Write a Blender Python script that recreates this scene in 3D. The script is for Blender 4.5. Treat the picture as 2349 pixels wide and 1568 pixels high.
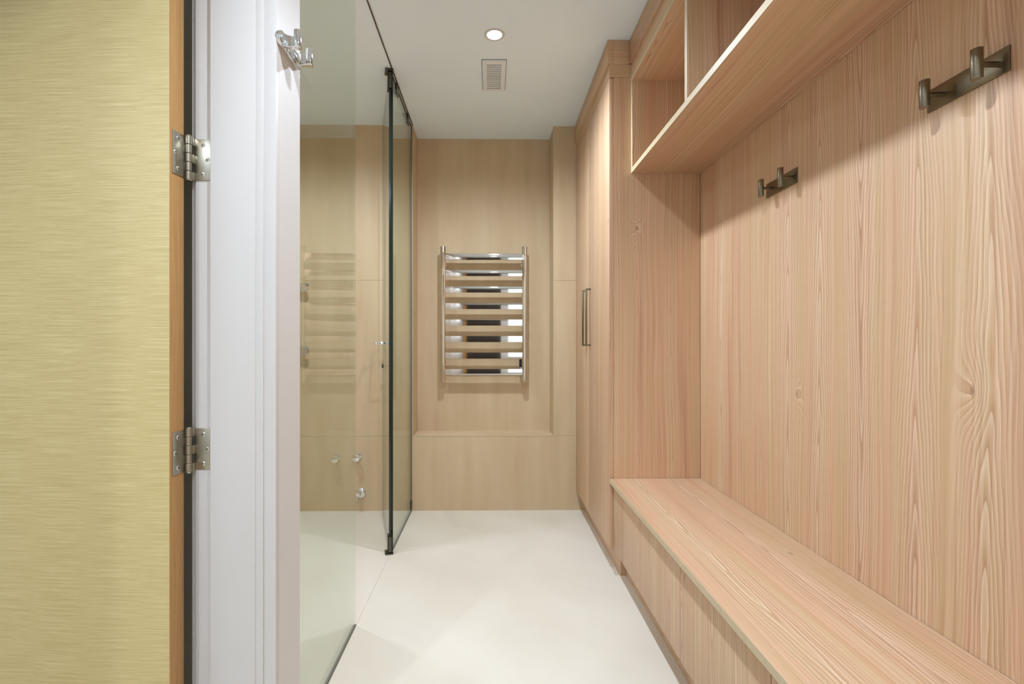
import bpy, bmesh, math, random
from mathutils import Vector, Matrix
random.seed(7)
D = bpy.data
for o in list(D.objects):
    D.objects.remove(o, do_unlink=True)
sc = bpy.context.scene
COL = sc.collection

# ------------------------------------------------------------------ camera, world, exposure
H = 2.4
CAM_Z = 1.0426
F = 1150.0
cam = D.cameras.new('camera')
cam.sensor_fit = 'HORIZONTAL'
cam.sensor_width = 36.0
cam.lens = F / 2349 * 36.0
cam.shift_x = (1174.5 - 1144) / 2349
cam.shift_y = -(784 - 787) / 2349 * 1.0
cam.clip_start = 0.02
camo = D.objects.new('camera', cam)
COL.objects.link(camo)
camo.location = (0, 0, CAM_Z)
camo.rotation_euler = (math.pi / 2, 0, -math.atan(16 / F))
sc.camera = camo
w = D.worlds.new('world')
sc.world = w
w.use_nodes = True
w.node_tree.nodes['Background'].inputs[0].default_value = (0.78, 0.93, 1.08, 1)
vs = sc.view_settings
vs.view_transform = 'Standard'
vs.look = 'None'
vs.gamma = 1.0
vs.use_curve_mapping = False
vs.exposure = 0.10

LAMP_W = 64.0          # the row of downlights over the corridor
SHOWER_W = 50.0
HALL_W = 62.0
FILL_SKY = 2.4        # fill light let in by the added window behind the viewpoint
LAMP_COL = (0.86, 1.0, 1.17)

w.node_tree.nodes['Background'].inputs[1].default_value = FILL_SKY
WX0, WX1, WZ0, WZ1 = 0.26, 0.88, 0.35, 2.2     # made-up window in the rear wall, added for fill light
pl = D.lights.new('fill_portal', 'AREA')  # portal for the added fill window
pl.shape = 'RECTANGLE'; pl.size = WX1 - WX0; pl.size_y = WZ1 - WZ0
pl.cycles.is_portal = True
plo = D.objects.new('fill_portal', pl)
COL.objects.link(plo)
plo.location = ((WX0 + WX1) / 2, -2.27, (WZ0 + WZ1) / 2)
plo.rotation_euler = (math.pi / 2, 0, 0)

# ------------------------------------------------------------------ node helpers
def lin(r, g, b):
    f = lambda c: (c / 255 / 12.92) if c / 255 <= 0.04045 else ((c / 255 + 0.055) / 1.055) ** 2.4
    return (f(r), f(g), f(b), 1.0)

class NT:
    def __init__(self, name):
        self.m = D.materials.new(name)
        self.m.use_nodes = True
        self.t = self.m.node_tree
        self.t.nodes.clear()
        self.out = self.t.nodes.new('ShaderNodeOutputMaterial')
    def n(self, ty, **kw):
        nd = self.t.nodes.new(ty)
        for k, v in kw.items():
            setattr(nd, k, v)
        return nd
    def link(self, a, b):
        self.t.links.new(a, b)
    def put(self, sock, v):
        if hasattr(v, 'links') or hasattr(v, 'is_output'):
            self.link(v, sock)
        else:
            sock.default_value = v
    def math(self, op, a, b=None, c=None, clamp=False):
        nd = self.n('ShaderNodeMath', operation=op, use_clamp=clamp)
        self.put(nd.inputs[0], a)
        if b is not None: self.put(nd.inputs[1], b)
        if c is not None: self.put(nd.inputs[2], c)
        return nd.outputs[0]
    def xyz(self, x, y, z=0.0):
        nd = self.n('ShaderNodeCombineXYZ')
        self.put(nd.inputs[0], x); self.put(nd.inputs[1], y); self.put(nd.inputs[2], z)
        return nd.outputs[0]
    def noise(self, vec, scale=1.0, detail=2.0, rough=0.5, dist=0.0):
        nd = self.n('ShaderNodeTexNoise', noise_dimensions='3D')
        self.link(vec, nd.inputs['Vector'])
        nd.inputs['Scale'].default_value = scale
        nd.inputs['Detail'].default_value = detail
        nd.inputs['Roughness'].default_value = rough
        nd.inputs['Distortion'].default_value = dist
        return nd.outputs[0]
    def ramp(self, fac, stops, interp='LINEAR'):
        nd = self.n('ShaderNodeValToRGB')
        cr = nd.color_ramp
        cr.interpolation = interp
        while len(cr.elements) < len(stops): cr.elements.new(0.5)
        for e, (p, c) in zip(cr.elements, stops):
            e.position = p; e.color = c
        self.link(fac, nd.inputs[0])
        return nd.outputs[0]
    def mix(self, fac, a, b, bt='MIX'):
        nd = self.n('ShaderNodeMix', data_type='RGBA', blend_type=bt)
        self.put(nd.inputs[0], fac)
        self.put(nd.inputs[6], a); self.put(nd.inputs[7], b)
        return nd.outputs[2]
    def bsdf(self, color, rough=0.5, metal=0.0, spec=0.5, bump=None, bump_s=0.2, bump_d=0.001, **kw):
        p = self.n('ShaderNodeBsdfPrincipled')
        self.put(p.inputs['Base Color'], color)
        self.put(p.inputs['Roughness'], rough)
        self.put(p.inputs['Metallic'], metal)
        p.inputs['Specular IOR Level'].default_value = spec
        for k, v in kw.items():
            p.inputs[k.replace('_', ' ')].default_value = v
        if bump is not None:
            b = self.n('ShaderNodeBump')
            b.inputs['Strength'].default_value = bump_s
            b.inputs['Distance'].default_value = bump_d
            self.link(bump, b.inputs['Height'])
            self.link(b.outputs[0], p.inputs['Normal'])
        self.link(p.outputs[0], self.out.inputs[0])
        return p
    def uv(self):
        nd = self.n('ShaderNodeUVMap', uv_map='UVMap')
        s = self.n('ShaderNodeSeparateXYZ')
        self.link(nd.outputs[0], s.inputs[0])
        return s.outputs[0], s.outputs[1], nd.outputs[0]
    def obj(self):
        g = self.n('ShaderNodeNewGeometry')
        s = self.n('ShaderNodeSeparateXYZ')
        self.link(g.outputs['Position'], s.inputs[0])
        return s.outputs[0], s.outputs[1], s.outputs[2], g.outputs['Position']

# ------------------------------------------------------------------ materials
def wood_material(name, tones, light, dark, rough=0.42):
    N = NT(name)
    u, v, _ = N.uv()
    # a few knots push the grain aside
    vo = N.n('ShaderNodeTexVoronoi', voronoi_dimensions='2D', feature='F1')
    N.link(N.xyz(N.math('MULTIPLY', u, 1.7), N.math('MULTIPLY', v, 0.8)), vo.inputs['Vector'])
    vo.inputs['Scale'].default_value = 1.0
    kd = vo.outputs['Distance']
    kn = N.math('POWER', N.math('SUBTRACT', 1.0, N.math('MULTIPLY', kd, 10.0), clamp=True), 2.0)
    kcore = N.math('POWER', N.math('SUBTRACT', 1.0, N.math('MULTIPLY', kd, 75.0), clamp=True), 1.0)
    warp = N.noise(N.xyz(N.math('MULTIPLY', u, 3.0), N.math('MULTIPLY', v, 0.9)), 1.0, 2.0)
    u2 = N.math('ADD', u, N.math('MULTIPLY', N.math('SUBTRACT', warp, 0.5), 0.06))
    s = N.math('DIVIDE', u2, 0.155)
    cell = N.math('FLOOR', s)
    fr = N.math('SUBTRACT', N.math('SUBTRACT', s, cell), 0.5)
    wn = N.n('ShaderNodeTexWhiteNoise', noise_dimensions='1D')
    N.link(cell, wn.inputs['W'])
    sp = N.n('ShaderNodeSeparateColor')
    N.link(wn.outputs['Color'], sp.inputs[0])
    r1, r2, r3 = sp.outputs[0], sp.outputs[1], sp.outputs[2]
    d = N.math('SUBTRACT', fr, N.math('MULTIPLY', N.math('SUBTRACT', r1, 0.5), 0.3))
    A = N.math('MULTIPLY', d, d)
    # growth rings cut through at a slant: V-shaped cathedrals down the middle, straight lines at the sides
    sgn = N.math('SUBTRACT', N.math('MULTIPLY', N.math('GREATER_THAN', r2, 0.42), 2.0), 1.0)
    slope = N.math('MULTIPLY', sgn, N.math('ADD', 0.15, N.math('MULTIPLY', r3, 0.22)))
    R = N.math('SQRT', N.math('ADD', A, 0.0012))
    R = N.math('ADD', R, N.math('MULTIPLY', slope, v))
    wob = N.noise(N.xyz(N.math('MULTIPLY', u, 9.0), N.math('MULTIPLY', v, 2.0), N.math('MULTIPLY', cell, 3.7)), 1.0, 3.0, 0.55)
    R = N.math('ADD', R, N.math('MULTIPLY', N.math('SUBTRACT', wob, 0.5), 0.24))
    R = N.math('ADD', R, N.math('MULTIPLY', kn, 0.30))
    ph = N.math('MULTIPLY', R, 17.0)
    fr2 = N.math('FRACT', ph)
    # a ring rises slowly and drops fast
    ring = N.math('MULTIPLY', N.math('POWER', fr2, 2.6), N.math('SUBTRACT', 1.0, N.math('POWER', fr2, 16.0)))
    # straight narrow figure
    lines = N.noise(N.xyz(N.math('MULTIPLY', u2, 130.0), N.math('MULTIPLY', v, 0.8)), 1.0, 3.0, 0.6)
    fib = N.noise(N.xyz(N.math('MULTIPLY', u2, 900.0), N.math('MULTIPLY', v, 14.0)), 1.0, 2.0, 0.6)
    brk = N.noise(N.xyz(N.math('MULTIPLY', u, 60.0), N.math('MULTIPLY', v, 9.0), 2.0), 1.0, 2.0, 0.6)
    bands = N.noise(N.xyz(N.math('MULTIPLY', u2, 15.0), N.math('MULTIPLY', v, 0.35), 5.0), 1.0, 3.0, 0.6)
    base = N.ramp(bands, [(0.30, tones[0]), (0.45, tones[1]), (0.57, tones[2]), (0.72, tones[3])])
    # cathedrals show most in the middle of a flitch, and not in every flitch
    near = N.math('SUBTRACT', 1.15, N.math('MULTIPLY', N.math('ABSOLUTE', d), 2.2), clamp=True)
    show = N.math('MULTIPLY', near, N.math('ADD', 0.30, N.math('MULTIPLY', N.math('GREATER_THAN', r3, 0.3), 0.70)))
    show = N.math('MULTIPLY', show, N.math('ADD', 0.45, N.math('MULTIPLY', brk, 1.0)), clamp=True)
    show = N.math('MAXIMUM', show, N.math('MULTIPLY', kn, 1.2), clamp=True)
    c = N.mix(N.math('MULTIPLY', N.math('MULTIPLY', ring, show), 0.85), base, light)
    dk = N.math('MULTIPLY', N.math('MULTIPLY', N.math('POWER', N.math('SUBTRACT', 1.0, fr2), 4.0), show), 0.55)
    c = N.mix(dk, c, dark)
    lf = N.math('MULTIPLY', N.math('SUBTRACT', lines, 0.53, clamp=True), 1.8, clamp=True)
    c = N.mix(lf, c, light)
    df = N.math('MULTIPLY', N.math('SUBTRACT', 0.47, lines, clamp=True), 2.4, clamp=True)
    c = N.mix(df, c, dark)
    c = N.mix(N.math('MULTIPLY', N.math('SUBTRACT', fib, 0.5, clamp=True), 0.55), c, dark)
    c = N.mix(N.math('MULTIPLY', kcore, 0.75), c, tuple(a * 0.62 for a in dark[:3]) + (1,))
    N.bsdf(c, rough, 0.0, 0.45, bump=N.math('ADD', lines, fib), bump_s=0.06, bump_d=0.0006)
    return N.m

WOOD = wood_material('elm_laminate',
                     [lin(188, 146, 114), lin(211, 170, 136), lin(204, 170, 131), lin(223, 188, 154)],
                     lin(238, 214, 187), lin(168, 122, 90))
def simple(name, col, rough=0.5, metal=0.0, spec=0.5, nscale=None, namt=0.04, bump=0.0, bscale=200.0):
    N = NT(name)
    x, y, z, p = N.obj()
    c = col
    if nscale:
        nz = N.noise(p, nscale, 4.0, 0.6)
        dk = tuple(a * (1 - namt) for a in col[:3]) + (1,)
        lt = tuple(min(1, a * (1 + namt)) for a in col[:3]) + (1,)
        c = N.ramp(nz, [(0.3, dk), (0.7, lt)])
    bm_ = N.noise(p, bscale, 2.0) if bump else None
    N.bsdf(c, rough, metal, spec, bump=bm_, bump_s=bump, bump_d=0.0006)
    return N.m

EDGE = simple('pale_edge_band', lin(206, 186, 152), 0.45, 0, 0.35, 60.0, 0.05)
WHITE_PAINT = simple('white_satin_paint', lin(214, 208, 203), 0.5, 0, 0.3, 3.0, 0.01)
WALL_PAINT = simple('pale_grey_wall_paint', lin(216, 212, 207), 0.6, 0, 0.3, 8.0, 0.012, 0.05, 300.0)
CEIL_PAINT = simple('ceiling_paint', lin(238, 248, 255), 0.8, 0, 0.2, 5.0, 0.01)
FLOORM = None
def stone(name, tones, rough, scale_u, scale_v):
    N = NT(name)
    x, y, z, p = N.obj()
    h = N.math('ADD', x, y)
    big = N.noise(N.xyz(N.math('MULTIPLY', h, scale_u), N.math('MULTIPLY', z, scale_v), N.math('MULTIPLY', N.math('SUBTRACT', x, y), scale_u * .5)), 1.0, 3.0, 0.55)
    fine = N.noise(p, 420.0, 2.0, 0.7)
    c = N.ramp(big, [(0.3, tones[0]), (0.5, tones[1]), (0.7, tones[2])])
    c = N.mix(N.math('MULTIPLY', N.math('SUBTRACT', fine, 0.45, clamp=True), 0.5), c, tuple(a * .78 for a in tones[0][:3]) + (1,))
    N.bsdf(c, rough, 0, 0.4, bump=fine, bump_s=0.05, bump_d=0.0004)
    return N.m
STONE = stone('beige_stone', [lin(199, 172, 136), lin(206, 180, 145), lin(212, 187, 153)], 0.55, 9.0, 1.1)
FLOORM = stone('cream_floor_stone', [lin(220, 210, 194), lin(225, 216, 201), lin(229, 221, 208)], 0.38, 2.2, 1.0)
GROUT = simple('joint_grout', lin(188, 166, 136), 0.8)
SUBFLOOR = simple('joint_floor', lin(206, 198, 186), 0.8)

# oak door leaf: fine horizontal rift grain
def oak(name, cols, su, sv, rough=0.45):
    N = NT(name)
    u, v, _ = N.uv()
    wv = N.noise(N.xyz(N.math('MULTIPLY', u, 5.0), N.math('MULTIPLY', v, 2.5)), 1.0, 3.0)
    u2 = N.math('ADD', u, N.math('MULTIPLY', wv, 0.02))
    a = N.noise(N.xyz(N.math('MULTIPLY', u2, su), N.math('MULTIPLY', v, sv)), 1.0, 2.5, 0.62)
    b = N.noise(N.xyz(N.math('MULTIPLY', u2, su * 2.7), N.math('MULTIPLY', v, sv * 4)), 1.0, 2.0, 0.5)
    big = N.noise(N.xyz(N.math('MULTIPLY', u, 7.0), N.math('MULTIPLY', v, 2.0), 3.0), 1.0, 2.0)
    c = N.ramp(N.math('ADD', N.math('MULTIPLY', a, 0.7), N.math('MULTIPLY', b, 0.3)),
               [(0.30, cols[0]), (0.5, cols[1]), (0.68, cols[2])])
    c = N.mix(N.math('MULTIPLY', N.math('SUBTRACT', big, 0.4, clamp=True), 0.5), c, cols[1])
    N.bsdf(c, rough, 0, 0.4, bump=a, bump_s=0.12, bump_d=0.0006)
    return N.m
OAK = oak('rift_oak_veneer', [lin(188, 166, 112), lin(206, 185, 130), lin(220, 202, 150)], 430.0, 8.0)
OAK_EDGE = oak('oak_door_edge', [lin(168, 124, 72), lin(184, 138, 84), lin(194, 150, 96)], 260.0, 4.0)
DARK_WOOD = oak('dark_stained_wood', [lin(40, 32, 26), lin(52, 42, 34), lin(62, 50, 40)], 120.0, 3.0)

CHROME = simple('polished_chrome', (0.82, 0.83, 0.84, 1), 0.06, 1.0)
STEEL = simple('polished_steel', (0.82, 0.765, 0.70, 1), 0.035, 1.0)
NICKEL = simple('satin_nickel', lin(182, 176, 160), 0.32, 1.0, 0.5, 40.0, 0.04)
SCREWM = simple('screw_steel', lin(226, 224, 214), 0.22, 1.0)
BRONZE = simple('brushed_bronze_nickel', lin(134, 124, 104), 0.34, 1.0, 0.5, 300.0, 0.06)
DARK_CHROME = simple('dark_chrome', lin(96, 94, 88), 0.22, 1.0)
BLACK = simple('black_plastic', (0.012, 0.012, 0.012, 1), 0.5)
SLOT_SHADE = simple('recess_shade', (0.03, 0.03, 0.03, 1), 0.8)  # near-black colour stands in for shade inside slots and gaps
SEAL = simple('clear_grey_seal', lin(104, 98, 86), 0.4)
VENTW = simple('vent_white', lin(232, 236, 238), 0.5)
TRIMM = simple('bronze_trim', lin(104, 92, 76), 0.4, 0.6)
SCHLUTER = simple('satin_edge_profile', lin(206, 190, 160), 0.35, 0.4)

def glass_mat(name, tint, dark=False):
    N = NT(name)
    g = N.n('ShaderNodeNewGeometry')
    bf = g.outputs['Backfacing']
    ior = N.math('ADD', N.math('MULTIPLY', N.math('SUBTRACT', 1.0, bf), 1.5), N.math('MULTIPLY', bf, 1 / 1.5))
    fr = N.n('ShaderNodeFresnel')
    N.link(ior, fr.inputs['IOR'])
    tr = N.n('ShaderNodeBsdfTransparent')
    tr.inputs[0].default_value = tint
    gl = N.n('ShaderNodeBsdfAnisotropic')
    gl.inputs['Color'].default_value = (0.95, 0.97, 0.96, 1)
    gl.inputs['Roughness'].default_value = 0.0
    mx = N.n('ShaderNodeMixShader')
    N.link(fr.outputs[0], mx.inputs[0])
    N.link(tr.outputs[0], mx.inputs[1])
    N.link(gl.outputs[0], mx.inputs[2])
    N.link(mx.outputs[0], N.out.inputs[0])
    return N.m
GLASS = glass_mat('shower_glass', (0.925, 0.95, 0.915, 1))
GEDGE = simple('glass_edge_green', (0.012, 0.022, 0.018, 1), 0.12)

def emit(name, col, s):
    N = NT(name)
    e = N.n('ShaderNodeEmission')
    e.inputs[0].default_value = col
    e.inputs[1].default_value = s
    N.link(e.outputs[0], N.out.inputs[0])
    return N.m
LAMP_GLOW = emit('lamp_lens_glow', (1, 0.98, 0.95, 1), 30.0)

# ------------------------------------------------------------------ geometry helpers
def bm_box(bm, x0, x1, y0, y1, z0, z1, bev=0.0, mi=0, M=None):
    r = bmesh.ops.create_cube(bm, size=1.0)
    vv = r['verts']
    for q in vv:
        q.co = Vector(((x0 + x1) / 2 + q.co.x * (x1 - x0), (y0 + y1) / 2 + q.co.y * (y1 - y0), (z0 + z1) / 2 + q.co.z * (z1 - z0)))
    fs = set(f for q in vv for f in q.link_faces)
    for f_ in fs: f_.material_index = mi
    if bev > 0:
        es = set(e for q in vv for e in q.link_edges)
        rb = bmesh.ops.bevel(bm, geom=list(es), offset=bev, segments=2, affect='EDGES', profile=0.5)
        vv = list(set(q for f_ in rb['faces'] for q in f_.verts))
        for f_ in rb['faces']: f_.material_index = mi
    if M is not None:
        bmesh.ops.transform(bm, matrix=M, verts=list(set(vv)))
    return vv

def bm_cyl(bm, p0, p1, r, seg=20, mi=0, r2=None):
    p0, p1 = Vector(p0), Vector(p1)
    d = p1 - p0
    M = Matrix.Translation((p0 + p1) / 2) @ d.to_track_quat('Z', 'Y').to_matrix().to_4x4()
    k = bmesh.ops.create_cone(bm, cap_ends=True, cap_tris=False, segments=seg, radius1=r, radius2=r if r2 is None else r2, depth=d.length, matrix=M)
    for q in k['verts']:
        for f_ in q.link_faces: f_.material_index = mi
    return k['verts']

def bm_lathe(bm, prof, p, axis, seg=32, mi=0):
    """prof: list of (radius, height) along axis from point p"""
    M = Matrix.Translation(Vector(p)) @ Vector(axis).to_track_quat('Z', 'Y').to_matrix().to_4x4()
    rings = []
    for r, h in prof:
        if r <= 1e-6:
            rings.append([bm.verts.new(M @ Vector((0, 0, h)))])
        else:
            rings.append([bm.verts.new(M @ Vector((r * math.cos(2 * math.pi * i / seg), r * math.sin(2 * math.pi * i / seg), h))) for i in range(seg)])
    for a, b in zip(rings, rings[1:]):
        for i in range(seg):
            j = (i + 1) % seg
            if len(a) == 1 and len(b) == 1: continue
            if len(a) == 1: f_ = bm.faces.new((a[0], b[i], b[j]))
            elif len(b) == 1: f_ = bm.faces.new((a[i], a[j], b[0]))
            else: f_ = bm.faces.new((a[i], a[j], b[j], b[i]))
            f_.material_index = mi

def bm_prism(bm, pts, axis, a, b, bev=0.0, mi=0):
    """extrude a 2-D outline along an axis ('x','y','z') from a to b"""
    def mk(p, t):
        if axis == 'x': return Vector((t, p[0], p[1]))
        if axis == 'y': return Vector((p[0], t, p[1]))
        return Vector((p[0], p[1], t))
    A = [bm.verts.new(mk(p, a)) for p in pts]
    B = [bm.verts.new(mk(p, b)) for p in pts]
    fs = [bm.faces.new(A), bm.faces.new(list(reversed(B)))]
    n = len(pts)
    for i in range(n):
        fs.append(bm.faces.new((A[i], B[i], B[(i + 1) % n], A[(i + 1) % n])))
    for f_ in fs: f_.material_index = mi
    if bev:
        es = list(set(list(fs[0].edges) + list(fs[1].edges)))
        bmesh.ops.bevel(bm, geom=es, offset=bev, segments=2, affect='EDGES', profile=0.5)

def link(name, bm, mats, parent=None, grain=2, smooth=True, off=None, world=True, uvs=True):
    """one mesh object; geometry given in world space when world=True (parent unrotated), else in the parent's space"""
    bmesh.ops.recalc_face_normals(bm, faces=bm.faces)
    if uvs:
        L = bm.loops.layers.uv.new('UVMap')
        ou, ov = off if off else (random.uniform(0, 20), random.uniform(0, 20))
        for f_ in bm.faces:
            n = f_.normal
            k = max(range(3), key=lambda i: abs(n[i]))
            rest = [i for i in range(3) if i != k and i != grain]
            ac = rest[0] if k != grain else rest[1]
            al = grain if k != grain else rest[0]
            for lp in f_.loops:
                lp[L].uv = (lp.vert.co[ac] + ou, lp.vert.co[al] + ov)
    org = Vector((0, 0, 0))
    if world:
        if parent is None:
            xs = [q.co for q in bm.verts]
            org = Vector(((min(p.x for p in xs) + max(p.x for p in xs)) / 2, (min(p.y for p in xs) + max(p.y for p in xs)) / 2, min(p.z for p in xs)))
        else:
            org = wloc(parent)
        for q in bm.verts: q.co -= org
    me = D.meshes.new(name)
    bm.to_mesh(me); bm.free()
    if not isinstance(mats, (list, tuple)): mats = [mats]
    for m in mats: me.materials.append(m)
    if smooth:
        me.polygons.foreach_set('use_smooth', [True] * len(me.polygons))
        me.set_sharp_from_angle(angle=math.radians(35))
    o = D.objects.new(name, me)
    COL.objects.link(o)
    if parent is None: o.location = org
    else: o.parent = parent
    return o

def wloc(o):
    v = Vector(o.location)
    while o.parent:
        o = o.parent
        v = v + Vector(o.location)
    return v

def thing(name, label, cat, loc, rz=0.0, group=None):
    o = D.objects.new(name, None)
    COL.objects.link(o)
    o.empty_display_size = 0.05
    o.location = loc
    o.rotation_euler = (0, 0, rz)
    o['label'] = label; o['category'] = cat
    if group: o['group'] = group
    return o

def box(name, b, mat, parent=None, bev=0.0, grain=2, off=None, kind=None, label=None, world=True):
    bm = bmesh.new()
    bm_box(bm, *b, bev=bev)
    o = link(name, bm, mat, parent, grain, off=off, world=world)
    if kind: o['kind'] = kind
    if label: o['label'] = label
    return o

def boxes(name, bl, mat, parent=None, bev=0.0, grain=2, kind=None):
    bm = bmesh.new()
    for b in bl: bm_box(bm, *b, bev=bev)
    o = link(name, bm, mat, parent, grain)
    if kind: o['kind'] = kind
    return o

def copy_tree(o, parent=None):
    c = o.copy()
    COL.objects.link(c)
    if parent: c.parent = parent
    for ch in list(o.children): copy_tree(ch, c)
    return c

S = 'structure'
# ------------------------------------------------------------------ key planes (metres; camera at X=0, Y=0, looking along +Y)
YB, YN = 3.131, 3.335          # back wall, back of the niche
NXL, NXR, NZ = -0.493, 0.386, 0.465
GX = -0.502                    # plane of the shower glass / left wall face
XW = 0.937                     # wooden wall panel
YC = 2.24                      # near side of the tall cabinet
YREAR = -2.2
XSH = -1.72                    # far side of the shower
XHALL = -2.5

# ------------------------------------------------------------------ shell
fl = box('floor', (XHALL, 1.10, YREAR - 0.1, 3.5, -0.12, -0.012), SUBFLOOR, kind=S)
box('floor_slab', (GX + 0.0004, 1.08, -2.25, 3.36, -0.012, 0.0), FLOORM, fl)
box('floor_slab', (XSH - 0.02, GX - 0.0004, 1.26, 3.36, -0.012, 0.0), FLOORM, fl)
box('floor_slab', (XHALL, GX - 0.001, -2.25, 1.258, -0.012, 0.0), FLOORM, fl)
box('ceiling', (XHALL, 1.10, YREAR - 0.1, 3.5, H, H + 0.1), CEIL_PAINT, kind=S)

wb = boxes('wall_back', [(XSH, 1.06, YB + 0.01, 3.5, 0, NZ - 0.01), (XSH, NXL - 0.01, YB + 0.01, 3.5, NZ - 0.01, H),
                         (NXR + 0.01, 1.06, YB + 0.01, 3.5, NZ - 0.01, H), (NXL - 0.01, NXR + 0.01, YN + 0.01, 3.5, NZ - 0.01, H)], GROUT, kind=S)
J = 0.0005
for b in [(XSH, 0.955, YB, YB + 0.01, 0.0, NZ - J),
          (XSH, NXL, YB, YB + 0.01, NZ + J, 1.435 - J), (XSH, NXL, YB, YB + 0.01, 1.435 + J, H),
          (NXR, 0.955, YB, YB + 0.01, NZ + J, 1.435 - J), (NXR, 0.955, YB, YB + 0.01, 1.435 + J, H),
          (NXL, NXR, YN, YN + 0.01, NZ + 0.0, H),
          (NXL - 0.01, NXL, YB + 0.0105, YN - 0.0005, NZ + 0.001, H), (NXR, NXR + 0.01, YB + 0.0105, YN - 0.0005, NZ + 0.001, H),
          (NXL, NXR, YB + 0.0105, YN - 0.0005, NZ - 0.01, NZ)]:
    box('stone_slab', b, STONE, wb)
for b in [(NXL - 0.003, NXL + 0.0005, YB - 0.0012, YB + 0.003, NZ, H), (NXR - 0.0005, NXR + 0.003, YB - 0.0012, YB + 0.003, NZ, H),
          (NXL, NXR, YB - 0.0012, YB + 0.003, NZ - 0.003, NZ + 0.0005)]:
    box('edge_profile', b, SCHLUTER, wb, label='slim pale metal edge profile on the niche corner')

box('wall_right', (0.957, 1.06, YREAR, 3.36, 0, H), WALL_PAINT, kind=S)
# wall between the shower and the side hall, with the short return that carries the chrome hook
boxes('wall_partition', [(-0.690, GX, 1.190, 1.319, 0, H), (XHALL, -0.690, 1.262, 1.319, 0, H)], WALL_PAINT, kind=S)
ws = box('wall_shower', (XSH - 0.08, XSH - 0.01, 1.319, 3.36, 0, H), GROUT, kind=S)
box('stone_slab', (XSH - 0.01, XSH, 1.319, YB, 0, 1.434), STONE, ws)
box('stone_slab', (XSH - 0.01, XSH, 1.319, YB, 1.436, H), STONE, ws)
boxes('wall_left', [(-0.703, GX, YREAR, 0.31, 0, H), (-0.703, GX, 0.31, 1.190, 2.08, H)], WALL_PAINT, kind=S)
box('wall_hall', (XHALL, XHALL + 0.06, YREAR, 1.262, 0, H), WALL_PAINT, kind=S)
# rear wall with the doorway the photographer stands before
boxes('wall_rear', [(XHALL, -0.50, YREAR - 0.1, YREAR, 0, H), (0.16, WX0, YREAR - 0.1, YREAR, 0, H), (WX1, 1.06, YREAR - 0.1, YREAR, 0, H), (WX0, WX1, YREAR - 0.1, YREAR, 0, WZ0), (WX0, WX1, YREAR - 0.1, YREAR, WZ1, H), (-0.50, 0.16, YREAR - 0.1, YREAR, 2.10, H)], WALL_PAINT, kind=S)
d2 = box('door_2', (-0.50, 0.16, YREAR - 0.09, YREAR - 0.05, 0.005, 2.10), DARK_WOOD, kind=S)
box('trim_5', (-0.50, -0.44, YREAR - 0.05, YREAR + 0.01, 0, 2.10), OAK_EDGE, kind=S)

wn_ = boxes('fill_window_1', [(WX0, WX0 + 0.03, YREAR - 0.08, YREAR - 0.03, WZ0, WZ1), (WX1 - 0.03, WX1, YREAR - 0.08, YREAR - 0.03, WZ0, WZ1),  # unseen window, added to bring soft fill into the room
                         (WX0 + 0.03, WX1 - 0.03, YREAR - 0.08, YREAR - 0.03, WZ0, WZ0 + 0.03), (WX0 + 0.03, WX1 - 0.03, YREAR - 0.08, YREAR - 0.03, WZ1 - 0.03, WZ1)], WHITE_PAINT, kind=S)
box('pane', (WX0 + 0.03, WX1 - 0.03, YREAR - 0.058, YREAR - 0.052, WZ0 + 0.03, WZ1 - 0.03), GLASS, wn_)

# white door lining of the side doorway (faces the camera)
boxes('trim_1', [(-0.690, -0.530, 1.1775, 1.190, 0, H)], WHITE_PAINT, bev=0.001, kind=S)
box('trim_2', (-0.650, -0.5465, 1.166, 1.1775, 0, H), WHITE_PAINT, bev=0.0015, kind=S)
box('trim_3', (-0.5475, -0.529, 1.1675, 1.1775, 0, H), WHITE_PAINT, bev=0.002, kind=S)
box('trim_4', (-0.530, GX + 0.001, 1.171, 1.190, 0, H), WHITE_PAINT, bev=0.0015, kind=S)
box('trim_6', (-0.7035, -0.6905, 1.186, 1.262, 0, H), WHITE_PAINT, bev=0.002, kind=S)
box('trim_7', (-0.703, GX, 0.31, 0.325, 0, 2.08), WHITE_PAINT, kind=S)
# slim bronze line in the ceiling above the shower glass
box('trim_8', (-0.4955, -0.4895, 1.319, YB, H - 0.0035, H + 0.002), TRIMM, kind=S)

# ------------------------------------------------------------------ oak door, open into the side hall
DOOR_T = 0.045
dr = thing('door_1', 'open oak door leaf with fine horizontal grain, left edge of view', 'door', (-0.705, 1.158, 0.0), -math.radians(4))
dr['kind'] = S
# local: hinge edge at x=0, far face y=0, near face y=-DOOR_T, leaf runs to -x
bm = bmesh.new(); bm_box(bm, -0.82, -0.0012, -DOOR_T, 0, 0.008, 2.04, bev=0.0008)
link('door_leaf', bm, OAK, dr, grain=0, world=False)
bm = bmesh.new(); bm_box(bm, -0.0012, 0.0, -DOOR_T, 0, 0.008, 2.04, bev=0.0004)
o = link('edge_band', bm, OAK_EDGE, dr, grain=2, world=False); o['label'] = 'orange brown lipping along the hinge edge'

# ------------------------------------------------------------------ butt hinges
def bm_screw(bm, p, axis, r=0.0047):
    bm_lathe(bm, [(0, 0.0), (r * 1.12, 0.0), (r, 0.0007), (r * .55, 0.0013), (0, 0.0015)], p, axis, 20, 0)
    q = Vector(axis).to_track_quat('Z', 'Y').to_matrix().to_4x4()
    for a in (math.radians(20), math.radians(110)):
        M = Matrix.Translation(Vector(p)) @ q @ Matrix.Rotation(a, 4, 'Z')
        bm_box(bm, -r * .62, r * .62, -r * .13, r * .13, 0.0004, 0.00165, mi=1, M=M)

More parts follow.
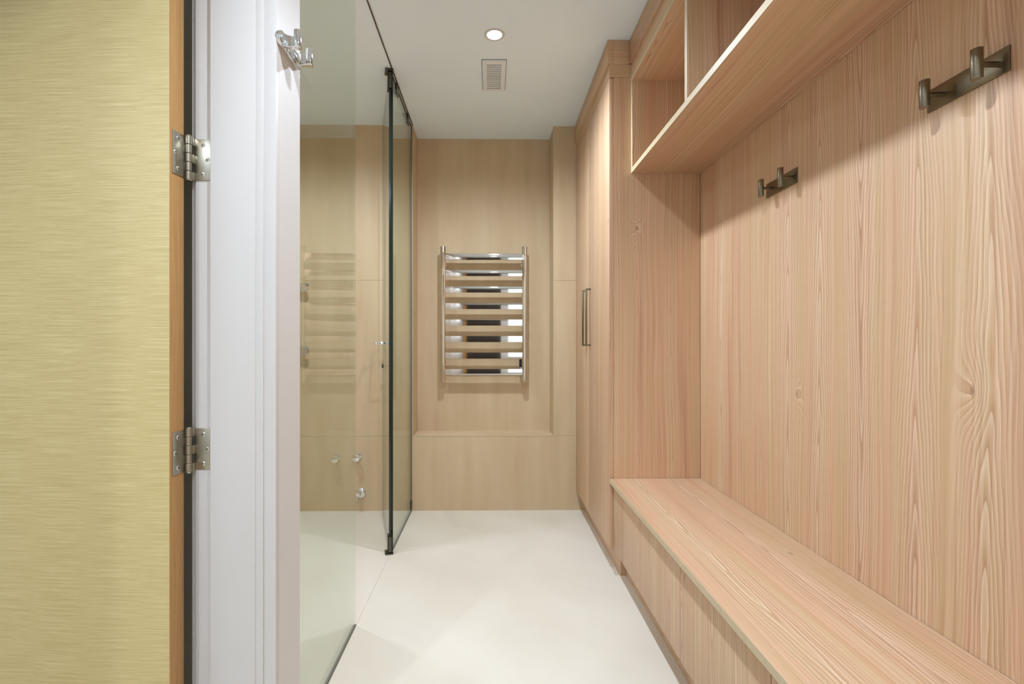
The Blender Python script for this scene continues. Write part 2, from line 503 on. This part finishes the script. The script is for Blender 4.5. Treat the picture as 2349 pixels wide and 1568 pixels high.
def hinge(zc, label):
    hh = 0.048
    px, py = -0.6975, 1.1635
    t = thing('door_hinge', label, 'hinge', (px, py, zc - hh), 0, 'hinges of the oak door')
    fx = lambda bm, nm, mats, par, **k: link(nm, bm, mats, par, **k)
    # leaf on the white lining, facing the camera
    bm = bmesh.new(); bm_box(bm, -0.6915, -0.6505, 1.1752, 1.1777, zc - hh, zc + hh, bev=0.0005)
    leafj = link('leaf', bm, NICKEL, t)
    for dx, dz in ((-0.671, 0.034), (-0.661, 0.0), (-0.671, -0.034)):
        bm = bmesh.new(); bm_screw(bm, (dx, 1.1752, zc + dz), (0, -1, 0))
        link('screw', bm, [SCREWM, SLOT_SHADE], leafj, uvs=False)
    # leaf on the door edge, facing +X, turned with the door
    a = -math.radians(4)
    M = Matrix.Translation((-0.705, 1.158, 0)) @ Matrix.Rotation(a, 4, 'Z')
    bm = bmesh.new(); bm_box(bm, -0.0004, 0.0022, -0.0385, -0.0005, zc - hh, zc + hh, bev=0.0005, M=M)
    leafd = link('leaf', bm, NICKEL, t)
    for dy, dz in ((-0.022, 0.034), (-0.031, 0.0), (-0.022, -0.034)):
        bm = bmesh.new()
        bm_screw(bm, M @ Vector((0.0022, dy, zc + dz)), M.to_3x3() @ Vector((1, 0, 0)))
        link('screw', bm, [SCREWM, SLOT_SHADE], leafd, uvs=False)
    # barrel of five knuckles
    n = 5
    L = (2 * hh + 0.006) / n
    for k in range(n):
        z0 = zc - hh - 0.003 + k * L
        bm = bmesh.new()
        r = 0.0068
        bm_lathe(bm, [(0, z0 + 0.0004), (r - 0.0007, z0 + 0.0004), (r, z0 + 0.0011), (r, z0 + L - 0.0011), (r - 0.0007, z0 + L - 0.0004), (0, z0 + L - 0.0004)], (px, py, 0), (0, 0, 1), 24)
        # wrap of the leaf into the knuckle
        if k % 2 == 0: bm_box(bm, px, -0.6895, py + 0.0045, py + 0.0125, z0 + 0.0006, z0 + L - 0.0006, bev=0.0006)
        else: bm_box(bm, -0.7045, px, py - 0.0052, py - 0.0022, z0 + 0.0006, z0 + L - 0.0006, bev=0.0006)
        link('knuckle', bm, NICKEL, t, uvs=False)
    for s in (-1, 1):
        bm = bmesh.new()
        zt = zc + s * (hh + 0.003)
        bm_lathe(bm, [(0.0066, 0), (0.0071, 0.0008), (0.006, 0.002), (0, 0.0026)], (px, py, zt - s * 0.0004), (0, 0, s), 24)
        link('pin_cap', bm, NICKEL, t, uvs=False)
hinge(1.469, 'upper satin nickel butt hinge between oak door edge and white jamb')
hinge(0.797, 'lower satin nickel butt hinge between oak door edge and white jamb')

# ------------------------------------------------------------------ wooden wall panel, bench, tall cabinet, open shelf unit
t = box('wall_panel', (XW, 0.957, -1.2, YC - 0.001, 0.02, 2.38), WOOD, grain=2, off=(3.31, 0.4))
t['label'] = 'large light wood wall panel with vertical grain behind the hooks'; t['category'] = 'wall panel'

YE = -1.0     # near end of the fitted furniture, behind the camera
bn = thing('storage_bench', 'long light wood storage bench fitted along the right wall', 'bench', (0.73, 0.62, 0))
seat = box('seat_top', (0.5285, XW - 0.0015, YE, YC - 0.002, 0.418, 0.437), WOOD, bn, bev=0.0006, grain=1, off=(11.23, 2.0))
box('edge_band', (0.5272, 0.5285, YE, YC - 0.002, 0.4183, 0.4367), EDGE, seat, label='pale edge band along the seat front', grain=1)
ys = [YC - 0.004, 0.971, -0.30, YE]
for a, b in zip(ys, ys[1:]):
    box('drawer_front', (0.545, 0.563, b + 0.0015, a - 0.0015, 0.126, 0.4145), WOOD, bn, bev=0.0008, grain=2)
boxes('carcass', [(0.566, XW - 0.002, YE, YC - 0.003, 0.126, 0.144), (0.566, XW - 0.002, YE, YE + 0.018, 0.144, 0.417), (0.566, XW - 0.002, 0.962, 0.980, 0.144, 0.417), (0.566, 0.584, YE + 0.02, YC - 0.004, 0.398, 0.417)], WOOD, bn, grain=1)
box('toe_board', (0.603, 0.619, YE, YC - 0.003, 0.0, 0.125), WOOD, bn, grain=1)

tc = thing('tall_cabinet', 'tall light wood two door cabinet at the back of the room', 'cabinet', (0.73, 2.685, 0))
YCB = YB - 0.001
bm = bmesh.new()
pts = [(0.5475, 0.126), (0.578, 0.126), (0.578, 0.0), (XW - 0.001, 0.0), (XW - 0.001, 2.233), (0.5475, 2.233)]
bm_prism(bm, pts, 'y', YC, YC + 0.018)
link('side_panel', bm, WOOD, tc, 2, off=(5.61, 1.15))
bm = bmesh.new()
bm_prism(bm, pts, 'y', YCB - 0.018, YCB)
link('side_panel', bm, WOOD, tc, 2)
boxes('carcass', [(0.5475, XW - 0.001, YC + 0.018, YCB - 0.018, 0.126, 0.144), (0.5475, XW - 0.001, YC + 0.018, YCB - 0.018, 2.215, 2.233), (0.925, XW - 0.001, YC + 0.018, YCB - 0.018, 0.144, 2.215)], WOOD, tc, grain=1)
box('toe_board', (0.578, 0.594, YC + 0.0185, YCB - 0.0185, 0.0, 0.125), WOOD, tc, grain=1)
SEAM = 2.715
def pull(y, parent):
    bm = bmesh.new()
    bm_box(bm, 0.4985, 0.5085, y - 0.005, y + 0.005, 1.0285, 1.336, bev=0.001)
    for z in (1.0335, 1.331):
        bm_box(bm, 0.508, 0.5275, y - 0.005, y + 0.005, z - 0.005, z + 0.005, bev=0.0008)
    link('handle', bm, BRONZE, parent, uvs=False)
dn = box('door', (0.527, 0.5468, YC + 0.0015, SEAM - 0.0015, 0.124, 2.231), WOOD, tc, bev=0.001, grain=2)
pull(2.668, dn)
df = box('door', (0.527, 0.5468, SEAM + 0.0015, YCB - 0.002, 0.124, 2.231), WOOD, tc, bev=0.001, grain=2)
pull(2.763, df)
boxes('filler_rail', [(0.528, 0.546, YC, YCB, 2.2345, 2.293), (0.546, 0.626, YC, YC + 0.018, 2.2345, 2.293)], WOOD, tc, grain=1)
boxes('crown_moulding', [(0.519, 0.546, YC - 0.004, YCB, 2.293, H - 0.001), (0.546, 0.617, YC - 0.004, YC + 0.018, 2.293, H - 0.001)], WOOD, tc, bev=0.001, grain=1)

ohr = thing('open_shelf_unit', 'open wooden wall shelf unit hung above the bench hooks', 'shelf', (0.78, 0.62, 1.803))
OF = 0.6255
YO = YC - 0.0015
bb = box('bottom_board', (OF, XW - 0.001, YE, YO, 1.803, 1.8245), WOOD, ohr, bev=0.0005, grain=1, off=(31.7, 5.3))
box('edge_band', (OF - 0.0013, OF, YE, YO, 1.8033, 1.8242), EDGE, bb, grain=1, label='pale edge band of the shelf bottom')
tb = box('top_board', (OF, XW - 0.001, YE, YO, 2.2120, 2.2325), WOOD, ohr, grain=1, off=(37.4, 3.3))
box('edge_band', (OF - 0.0013, OF, YE, YO, 2.2123, 2.2322), EDGE, tb, grain=1, label='pale edge band of the shelf top')
sp_ = box('side_panel', (OF, XW - 0.001, YO - 0.020, YO, 1.8247, 2.2118), WOOD, ohr, grain=2, off=(2.7, 8.0))
box('edge_band', (OF - 0.0013, OF, YO - 0.0198, YO, 1.8247, 2.2118), EDGE, sp_, grain=2, label='pale edge band of the shelf end')
for yd in (1.596, 0.95, 0.30, -0.35):
    dv = box('divider', (OF + 0.001, XW - 0.014, yd, yd + 0.021, 1.8247, 2.2118), WOOD, ohr, grain=2)
    box('edge_band', (OF - 0.0003, OF + 0.001, yd + 0.0003, yd + 0.0207, 1.8249, 2.2116), EDGE, dv, grain=2, label='pale edge band of the divider')
box('back_board', (XW - 0.013, XW - 0.001, YE, YO - 0.0205, 1.8247, 2.2118), WOOD, ohr, grain=2)
box('filler_rail', (OF, OF + 0.018, YE, YC - 0.001, 2.2345, 2.293), WOOD, ohr, grain=1)
box('crown_moulding', (OF - 0.0085, OF + 0.018, YE, YC - 0.0045, 2.293, H - 0.001), WOOD, ohr, bev=0.001, grain=1)

# ------------------------------------------------------------------ double coat hooks on the wood
def coat_hook(yc, label):
    t = thing('coat_hook', label, 'hook', (XW, yc, 1.535), 0, 'coat hooks on the wood panel')
    bm = bmesh.new(); bm_box(bm, XW - 0.0035, XW - 0.0002, yc - 0.0855, yc + 0.0855, 1.535, 1.5815, bev=0.0006)
    link('back_plate', bm, BRONZE, t, uvs=False)
    for dy in (0.050, -0.062):
        y = yc + dy
        bm = bmesh.new()
        bm_cyl(bm, (XW - 0.003, y, 1.5585), (XW - 0.036, y, 1.5585), 0.0052, 20)
        pg = link('peg', bm, BRONZE, t, uvs=False)
        bm = bmesh.new()
        # D-shaped bar standing upright at the end of the peg
        wv, dp = 0.0095, 0.009
        prof = [(XW - 0.036, y - wv), (XW - 0.036, y + wv)] + [(XW - 0.036 - 0.004 - dp * math.sin(math.pi * k / 10), y + wv * math.cos(math.pi * k / 10)) for k in range(11)]
        bm_prism(bm, prof, 'z', 1.5300, 1.5865, bev=0.0006)
        link('hook_bar', bm, BRONZE, pg, uvs=False)
coat_hook(0.977, 'bronze double coat hook on wood panel, nearer one at upper right')
coat_hook(1.607, 'bronze double coat hook on wood panel, farther one near the shelf end')

# ------------------------------------------------------------------ chrome robe hook on the grey return wall
t = thing('robe_hook', 'polished chrome double robe hook on the narrow grey wall', 'hook', (GX, 1.236, 1.738))
def stadium(cy, cz, hy, hz, n=10):
    pts = []
    for k in range(n + 1):
        a = -math.pi / 2 + math.pi * k / n
        pts.append((cy + hy - hz + hz * math.cos(a), cz + hz * math.sin(a)))
    for k in range(n + 1):
        a = math.pi / 2 + math.pi * k / n
        pts.append((cy - hy + hz + hz * math.cos(a), cz + hz * math.sin(a)))
    return pts
bm = bmesh.new(); bm_prism(bm, stadium(1.236, 1.759, 0.068, 0.0175), 'x', GX + 0.0002, GX + 0.011, bev=0.003)
link('back_plate', bm, CHROME, t, uvs=False)
for y in (1.190, 1.266):
    bm = bmesh.new()
    # short arm that thickens towards the plate, then an upright head: together a J in profile
    arm = [(GX + 0.0105, 1.7415), (GX + 0.0105, 1.774), (GX + 0.015, 1.768), (GX + 0.022, 1.764), (GX + 0.039, 1.763), (GX + 0.039, 1.7385), (GX + 0.022, 1.7385), (GX + 0.015, 1.7395)]
    bm_prism(bm, arm, 'y', y - 0.0065, y + 0.0065, bev=0.0018)
    pg = link('peg', bm, CHROME, t, uvs=False)
    bm = bmesh.new()
    bm_box(bm, GX + 0.0375, GX + 0.0520, y - 0.0105, y + 0.0105, 1.7380, 1.7800, bev=0.0035)
    link('hook_head', bm, CHROME, pg, uvs=False)

# ------------------------------------------------------------------ shower glass
def pane_bm(bm, x0, x1, y0, y1, z0, z1):
    bm_box(bm, x0, x1, y0, y1, z0, z1)
    for f_ in bm.faces:
        c = f_.calc_center_median()
        if abs(c.x - x0) > 1e-5 and abs(c.x - x1) > 1e-5: f_.material_index = 1
gp = thing('glass_screen', 'fixed clear glass shower screen beside the narrow grey wall', 'shower screen', (GX - 0.005, 1.59, 0))
bm = bmesh.new(); pane_bm(bm, GX - 0.011, GX - 0.001, 1.3195, 1.861, 0.004, H - 0.004)
link('pane', bm, [GLASS, GLASS], gp, uvs=False)
box('bottom_seal', (GX - 0.0095, GX + 0.0012, 1.3195, 1.861, 0.0, 0.004), SEAL, gp, label='thin dark seal strip')

gf = thing('glass_screen', 'fixed clear glass shower screen against the stone back wall', 'shower screen', (GX - 0.002, 2.83, 0))
bm = bmesh.new(); pane_bm(bm, GX - 0.006, GX + 0.004, 2.535, YB - 0.003, 0.004, H - 0.010)
link('pane', bm, [GLASS, GEDGE], gf, uvs=False)
box('bottom_seal', (GX - 0.004, GX + 0.0055, 2.535, YB - 0.003, 0.0, 0.004), SEAL, gf, label='thin dark seal strip')
box('wall_seal', (GX - 0.004, GX + 0.0055, YB - 0.003, YB - 0.0002, 0.0, H - 0.01), SEAL, gf)
for yc in (2.64, 2.985):
    bm = bmesh.new()
    bm_box(bm, GX - 0.011, GX - 0.0062, yc - 0.024, yc + 0.024, H - 0.058, H - 0.004, bev=0.001)
    bm_box(bm, GX + 0.0042, GX + 0.009, yc - 0.024, yc + 0.024, H - 0.058, H - 0.004, bev=0.001)
    bm_box(bm, GX - 0.026, GX + 0.0105, yc - 0.024, yc + 0.024, H - 0.0055, H - 0.0004, bev=0.001)
    o = link('ceiling_clip', bm, DARK_CHROME, gf, uvs=False)
bm = bmesh.new()
bm_box(bm, GX + 0.0042, GX + 0.008, YB - 0.045, YB - 0.0015, 0.02, 0.065, bev=0.001)
link('wall_clip', bm, DARK_CHROME, gf, uvs=False)

ANG = math.radians(15.3)
gd = thing('shower_door', 'frameless clear glass shower door swung open into the shower', 'shower door', (GX, 2.484, 0), ANG)
bm = bmesh.new(); pane_bm(bm, -0.005, 0.005, 0.012, 0.62, 0.018, 2.375)
link('pane', bm, [GLASS, GEDGE], gd, uvs=False, world=False)
for z0, z1, zp in ((0.006, 0.088, 0.0), (2.305, 2.388, 2.388)):
    bm = bmesh.new()
    for sx in (-1, 1):
        bm_box(bm, min(sx * 0.0052, sx * 0.0115), max(sx * 0.0052, sx * 0.0115), 0.0, 0.05, z0, z1, bev=0.001)
    bm_box(bm, -0.0115, 0.0115, 0.0, 0.0115, z0, z1, bev=0.001)
    bm_box(bm, -0.024, 0.016, -0.006, 0.052, zp if zp else 0.0003, (H - 0.0005) if zp else 0.006, bev=0.001)
    bm_cyl(bm, (0, 0.02, 0.004 if not zp else z1 - 0.002), (0, 0.02, z0 + 0.004 if not zp else H - 0.004), 0.006, 16)
    link('pivot_clamp', bm, DARK_CHROME, gd, uvs=False, world=False)
def bar(name, pts, r, parent, mat=CHROME):
    bm = bmesh.new()
    for a, b in zip(pts, pts[1:]): bm_cyl(bm, a, b, r, 16)
    return link(name, bm, mat, parent, uvs=False, world=False)
TBZ = 1.043
bm = bmesh.new(); bm_box(bm, -0.066, -0.053, 0.118, 0.592, TBZ - 0.0065, TBZ + 0.0065, bev=0.0012)
tbar = link('towel_bar', bm, CHROME, gd, uvs=False, world=False); tbar['label'] = 'square towel bar on the shower side of the door'
for y in (0.128, 0.580):
    bm = bmesh.new(); bm_box(bm, -0.054, -0.0052, y - 0.0065, y + 0.0065, TBZ - 0.0065, TBZ + 0.0065, bev=0.001)
    bm_box(bm, -0.009, -0.0052, y - 0.011, y + 0.011, TBZ - 0.011, TBZ + 0.011, bev=0.001)
    link('post', bm, CHROME, tbar, uvs=False, world=False)
bm = bmesh.new(); bm_box(bm, 0.043, 0.056, 0.5735, 0.5865, 0.898, TBZ + 0.0065, bev=0.0012)
ph_ = link('pull_handle', bm, CHROME, gd, uvs=False, world=False); ph_['label'] = 'short upright pull handle on the room side of the door'
for z in (0.905, TBZ):
    bm = bmesh.new(); bm_box(bm, 0.0052, 0.044, 0.5735, 0.5865, z - 0.0065, z + 0.0065, bev=0.001)
    if z < 1: bm_box(bm, -0.010, -0.0052, 0.569, 0.591, z - 0.011, z + 0.011, bev=0.001)
    link('post', bm, DARK_CHROME, ph_, uvs=False, world=False)

# ------------------------------------------------------------------ shower fittings on the back wall
def knob(x, z, label):
    t = thing('shower_valve', label, 'shower valve', (x, YB, z), 0, 'shower valves low on the back wall')
    bm = bmesh.new(); bm_lathe(bm, [(0, 0.0002), (0.023, 0.0002), (0.0235, 0.002), (0.021, 0.006), (0.012, 0.008), (0.011, 0.03), (0, 0.03)], (x, YB, z), (0, -1, 0), 32)
    link('base', bm, CHROME, t, uvs=False)
    bm = bmesh.new(); bm_lathe(bm, [(0, 0), (0.016, 0), (0.0225, 0.003), (0.0235, 0.008), (0.0235, 0.028), (0.0225, 0.031), (0.019, 0.0325), (0, 0.033)], (x, YB - 0.029, z), (0, -1, 0), 36)
    kb = link('handle', bm, CHROME, t, uvs=False)
    bm = bmesh.new(); bm_cyl(bm, (x + 0.004, YB - 0.046, z + 0.022), (x + 0.006, YB - 0.046, z + 0.030), 0.0035, 14)
    link('lever_pin', bm, CHROME, kb, uvs=False)
knob(-0.960, 0.335, 'chrome round shower valve seen through the glass, left one of the two')
knob(-0.830, 0.342, 'chrome round shower valve at the edge of the glass, right one of the two')

def body_jet(x, z, label):
    t = thing('body_jet', label, 'shower jet', (x, YB, z), 0, 'body jets on the shower back wall')
    bm = bmesh.new(); bm_lathe(bm, [(0, 0.0002), (0.030, 0.0002), (0.0305, 0.003), (0.027, 0.007), (0.011, 0.009), (0.010, 0.03), (0, 0.03)], (x, YB, z), (0, -1, 0), 36)
    link('rosette', bm, CHROME, t, uvs=False)
    ax = Vector((-0.10, -1, -0.14)).normalized()
    p = Vector((x, YB - 0.026, z))
    bm = bmesh.new(); bm_lathe(bm, [(0, -0.004), (0.011, 0), (0.016, 0.006), (0.029, 0.014), (0.0315, 0.020), (0.0305, 0.026), (0.026, 0.027), (0, 0.027)], p, ax, 36)
    hd = link('spray_head', bm, CHROME, t, uvs=False)
    bm = bmesh.new()
    q = ax.to_track_quat('Z', 'Y').to_matrix()
    for rr, n in ((0.0, 1), (0.007, 6), (0.014, 12), (0.021, 18)):
        for k in range(n):
            a = 2 * math.pi * k / n
            c = p + q @ Vector((rr * math.cos(a), rr * math.sin(a), 0.0265))
            bm_cyl(bm, c, c + ax * 0.0018, 0.0013, 6)
    o = link('nozzles', bm, simple('nozzle_grey', lin(120, 128, 126), 0.5), hd, uvs=False); o['kind'] = 'stuff'
body_jet(-1.163, 1.390, 'chrome round body jet on shower wall beside grey wall edge, upper of two')
body_jet(-1.163, 1.000, 'chrome round body jet on shower wall beside grey wall edge, lower of two')

x, z = -0.815, 0.113
t = thing('shower_tap', 'chrome lever tap on round plate just above the shower floor', 'tap', (x, YB, z))
bm = bmesh.new(); bm_lathe(bm, [(0, 0.0002), (0.0315, 0.0002), (0.032, 0.003), (0.029, 0.007), (0.016, 0.012), (0, 0.013)], (x, YB, z), (0, -1, 0), 36)
link('rosette', bm, CHROME, t, uvs=False)
bm = bmesh.new(); bm_lathe(bm, [(0, 0), (0.014, 0), (0.013, 0.03), (0.011, 0.036), (0, 0.037)], (x - 0.006, YB - 0.011, z), (0, -1, 0), 28)
bd = link('body', bm, CHROME, t, uvs=False)
bm = bmesh.new(); bm_cyl(bm, (x - 0.008, YB - 0.040, z - 0.004), (x - 0.016, YB - 0.052, z - 0.062), 0.0065, 18, r2=0.0045)
link('lever', bm, CHROME, bd, uvs=False)

# ------------------------------------------------------------------ towel warmer in the niche
YT = 3.245
tw = thing('towel_warmer', 'polished steel ladder towel warmer with eight bars in niche', 'towel warmer', (-0.051, YN, 0.795))
for x in (-0.316, 0.2135):
    bm = bmesh.new()
    n = 14
    prof = [(x - 0.0185, YT + 0.030)] + [(x - 0.0185 * math.cos(math.pi * k / n), YT + 0.012 - 0.014 * math.sin(math.pi * k / n)) for k in range(n + 1)] + [(x + 0.0185, YT + 0.030)]
    bm_prism(bm, prof, 'z', 0.795, 1.670, bev=0.0012)
    up = link('upright', bm, STEEL, tw, uvs=False)
    for z in (0.90, 1.565):
        bm = bmesh.new(); bm_cyl(bm, (x, YT + 0.029, z), (x, YN - 0.0005, z), 0.011, 18)
        bm_lathe(bm, [(0, 0.0003), (0.02, 0.0003), (0.02, 0.006), (0.012, 0.008)], (x, YN, z), (0, -1, 0), 24)
        link('wall_bracket', bm, STEEL, up, uvs=False)
for k in range(8):
    z1 = 1.6235 - k * 0.1068
    bm = bmesh.new()
    h2 = 0.0195
    zc = z1 - h2
    prof = [(YT + 0.022, zc - h2)] + [(YT + 0.003 - 0.0008 * math.cos(math.pi / 2 * (j / 4)), zc + h2 * j / 4.0) for j in range(-4, 5)] + [(YT + 0.022, zc + h2)]
    bm_prism(bm, prof, 'x', -0.300, 0.198)
    link('bar', bm, STEEL, tw, uvs=False)
bm = bmesh.new(); bm_box(bm, 0.182, 0.238, YT + 0.031, YT + 0.062, 0.838, 0.940, bev=0.003)
sw = link('switch_box', bm, STEEL, tw, uvs=False)
bm = bmesh.new(); bm_box(bm, 0.1795, 0.1955, YT + 0.0285, YT + 0.0312, 0.885, 0.938, bev=0.0006)
link('switch', bm, BLACK, sw, uvs=False)

# ------------------------------------------------------------------ ceiling vent
t = thing('ceiling_vent', 'white slotted ceiling air vent in front of the niche', 'air vent', (0.012, 2.54, H))
VX0, VX1, VY0, VY1 = -0.0485, 0.0715, 2.397, 2.684
box('backing', (VX0, VX1, VY0, VY1, H - 0.0009, H - 0.0003), SLOT_SHADE, t, label='dark sheet standing in for shade in the slots and cover gap')  # shade behind the slats and cover edge put in as a dark sheet
g = 0.0022
sx0, sx1 = -0.0245, 0.0475
ys0, ys1 = 2.425, 2.662
zt, zb = H - 0.0009, H - 0.008
boxes('cover', [(VX0 + g, sx0, VY0 + g, VY1 - g, zb, zt), (sx1, VX1 - g, VY0 + g, VY1 - g, zb, zt), (sx0, sx1, VY0 + g, ys0, zb, zt), (sx0, sx1, ys1, VY1 - g, zb, zt)], VENTW, t)
p_ = (ys1 - ys0) / 13.0
for k in range(12):
    yy = ys0 + p_ * (k + 1)
    box('slat', (sx0, sx1, yy - 0.0045, yy + 0.0045, zb, zt - 0.0006), VENTW, t)
box('slat', (sx0, sx1, ys0, ys0 + 0.0050, zb, zt - 0.0006), VENTW, t)

# ------------------------------------------------------------------ recessed downlights, each with its own light
def downlight(x, y, watts, label):
    t = thing('ceiling_light', label, 'ceiling light', (x, y, H), 0, 'recessed ceiling downlights')
    bm = bmesh.new()
    bm_lathe(bm, [(0.033, -0.0004), (0.033, 0.003), (0.044, 0.0025), (0.0455, 0.0008), (0.0455, -0.0004)], (x, y, H), (0, 0, -1), 40)
    link('trim_ring', bm, WHITE_PAINT, t, uvs=False)
    bm = bmesh.new()
    bm_lathe(bm, [(0.0, 0.0006), (0.033, 0.0006), (0.033, 0.0016), (0.0, 0.0022)], (x, y, H), (0, 0, -1), 32)
    link('lens', bm, LAMP_GLOW, t, uvs=False)
    L = D.lights.new('lamp_light', 'SPOT')
    L.energy = watts
    L.color = LAMP_COL
    L.shadow_soft_size = 0.033
    L.spot_size = math.radians(165)
    L.spot_blend = 0.9
    lo = D.objects.new('lamp_light', L)
    COL.objects.link(lo)
    lo.parent = t
    lo.location = (0, 0, -0.04)
downlight(0.012, 2.205, LAMP_W, 'bright recessed ceiling downlight in front of the air vent')
downlight(0.030, 0.62, LAMP_W, 'recessed ceiling downlight over the corridor beside the chrome robe hook')
downlight(0.030, -0.95, LAMP_W, 'recessed ceiling downlight near the added rear window')
downlight(-1.09, 2.27, SHOWER_W, 'recessed ceiling downlight inside the shower behind the glass')
downlight(-1.35, -0.45, HALL_W, 'recessed ceiling downlight in the side hall before the oak door')
downlight(-1.60, -1.60, HALL_W, 'added fill downlight at the far end of the side hall')  # unseen lamp added as fill, evens the light on the oak leaf
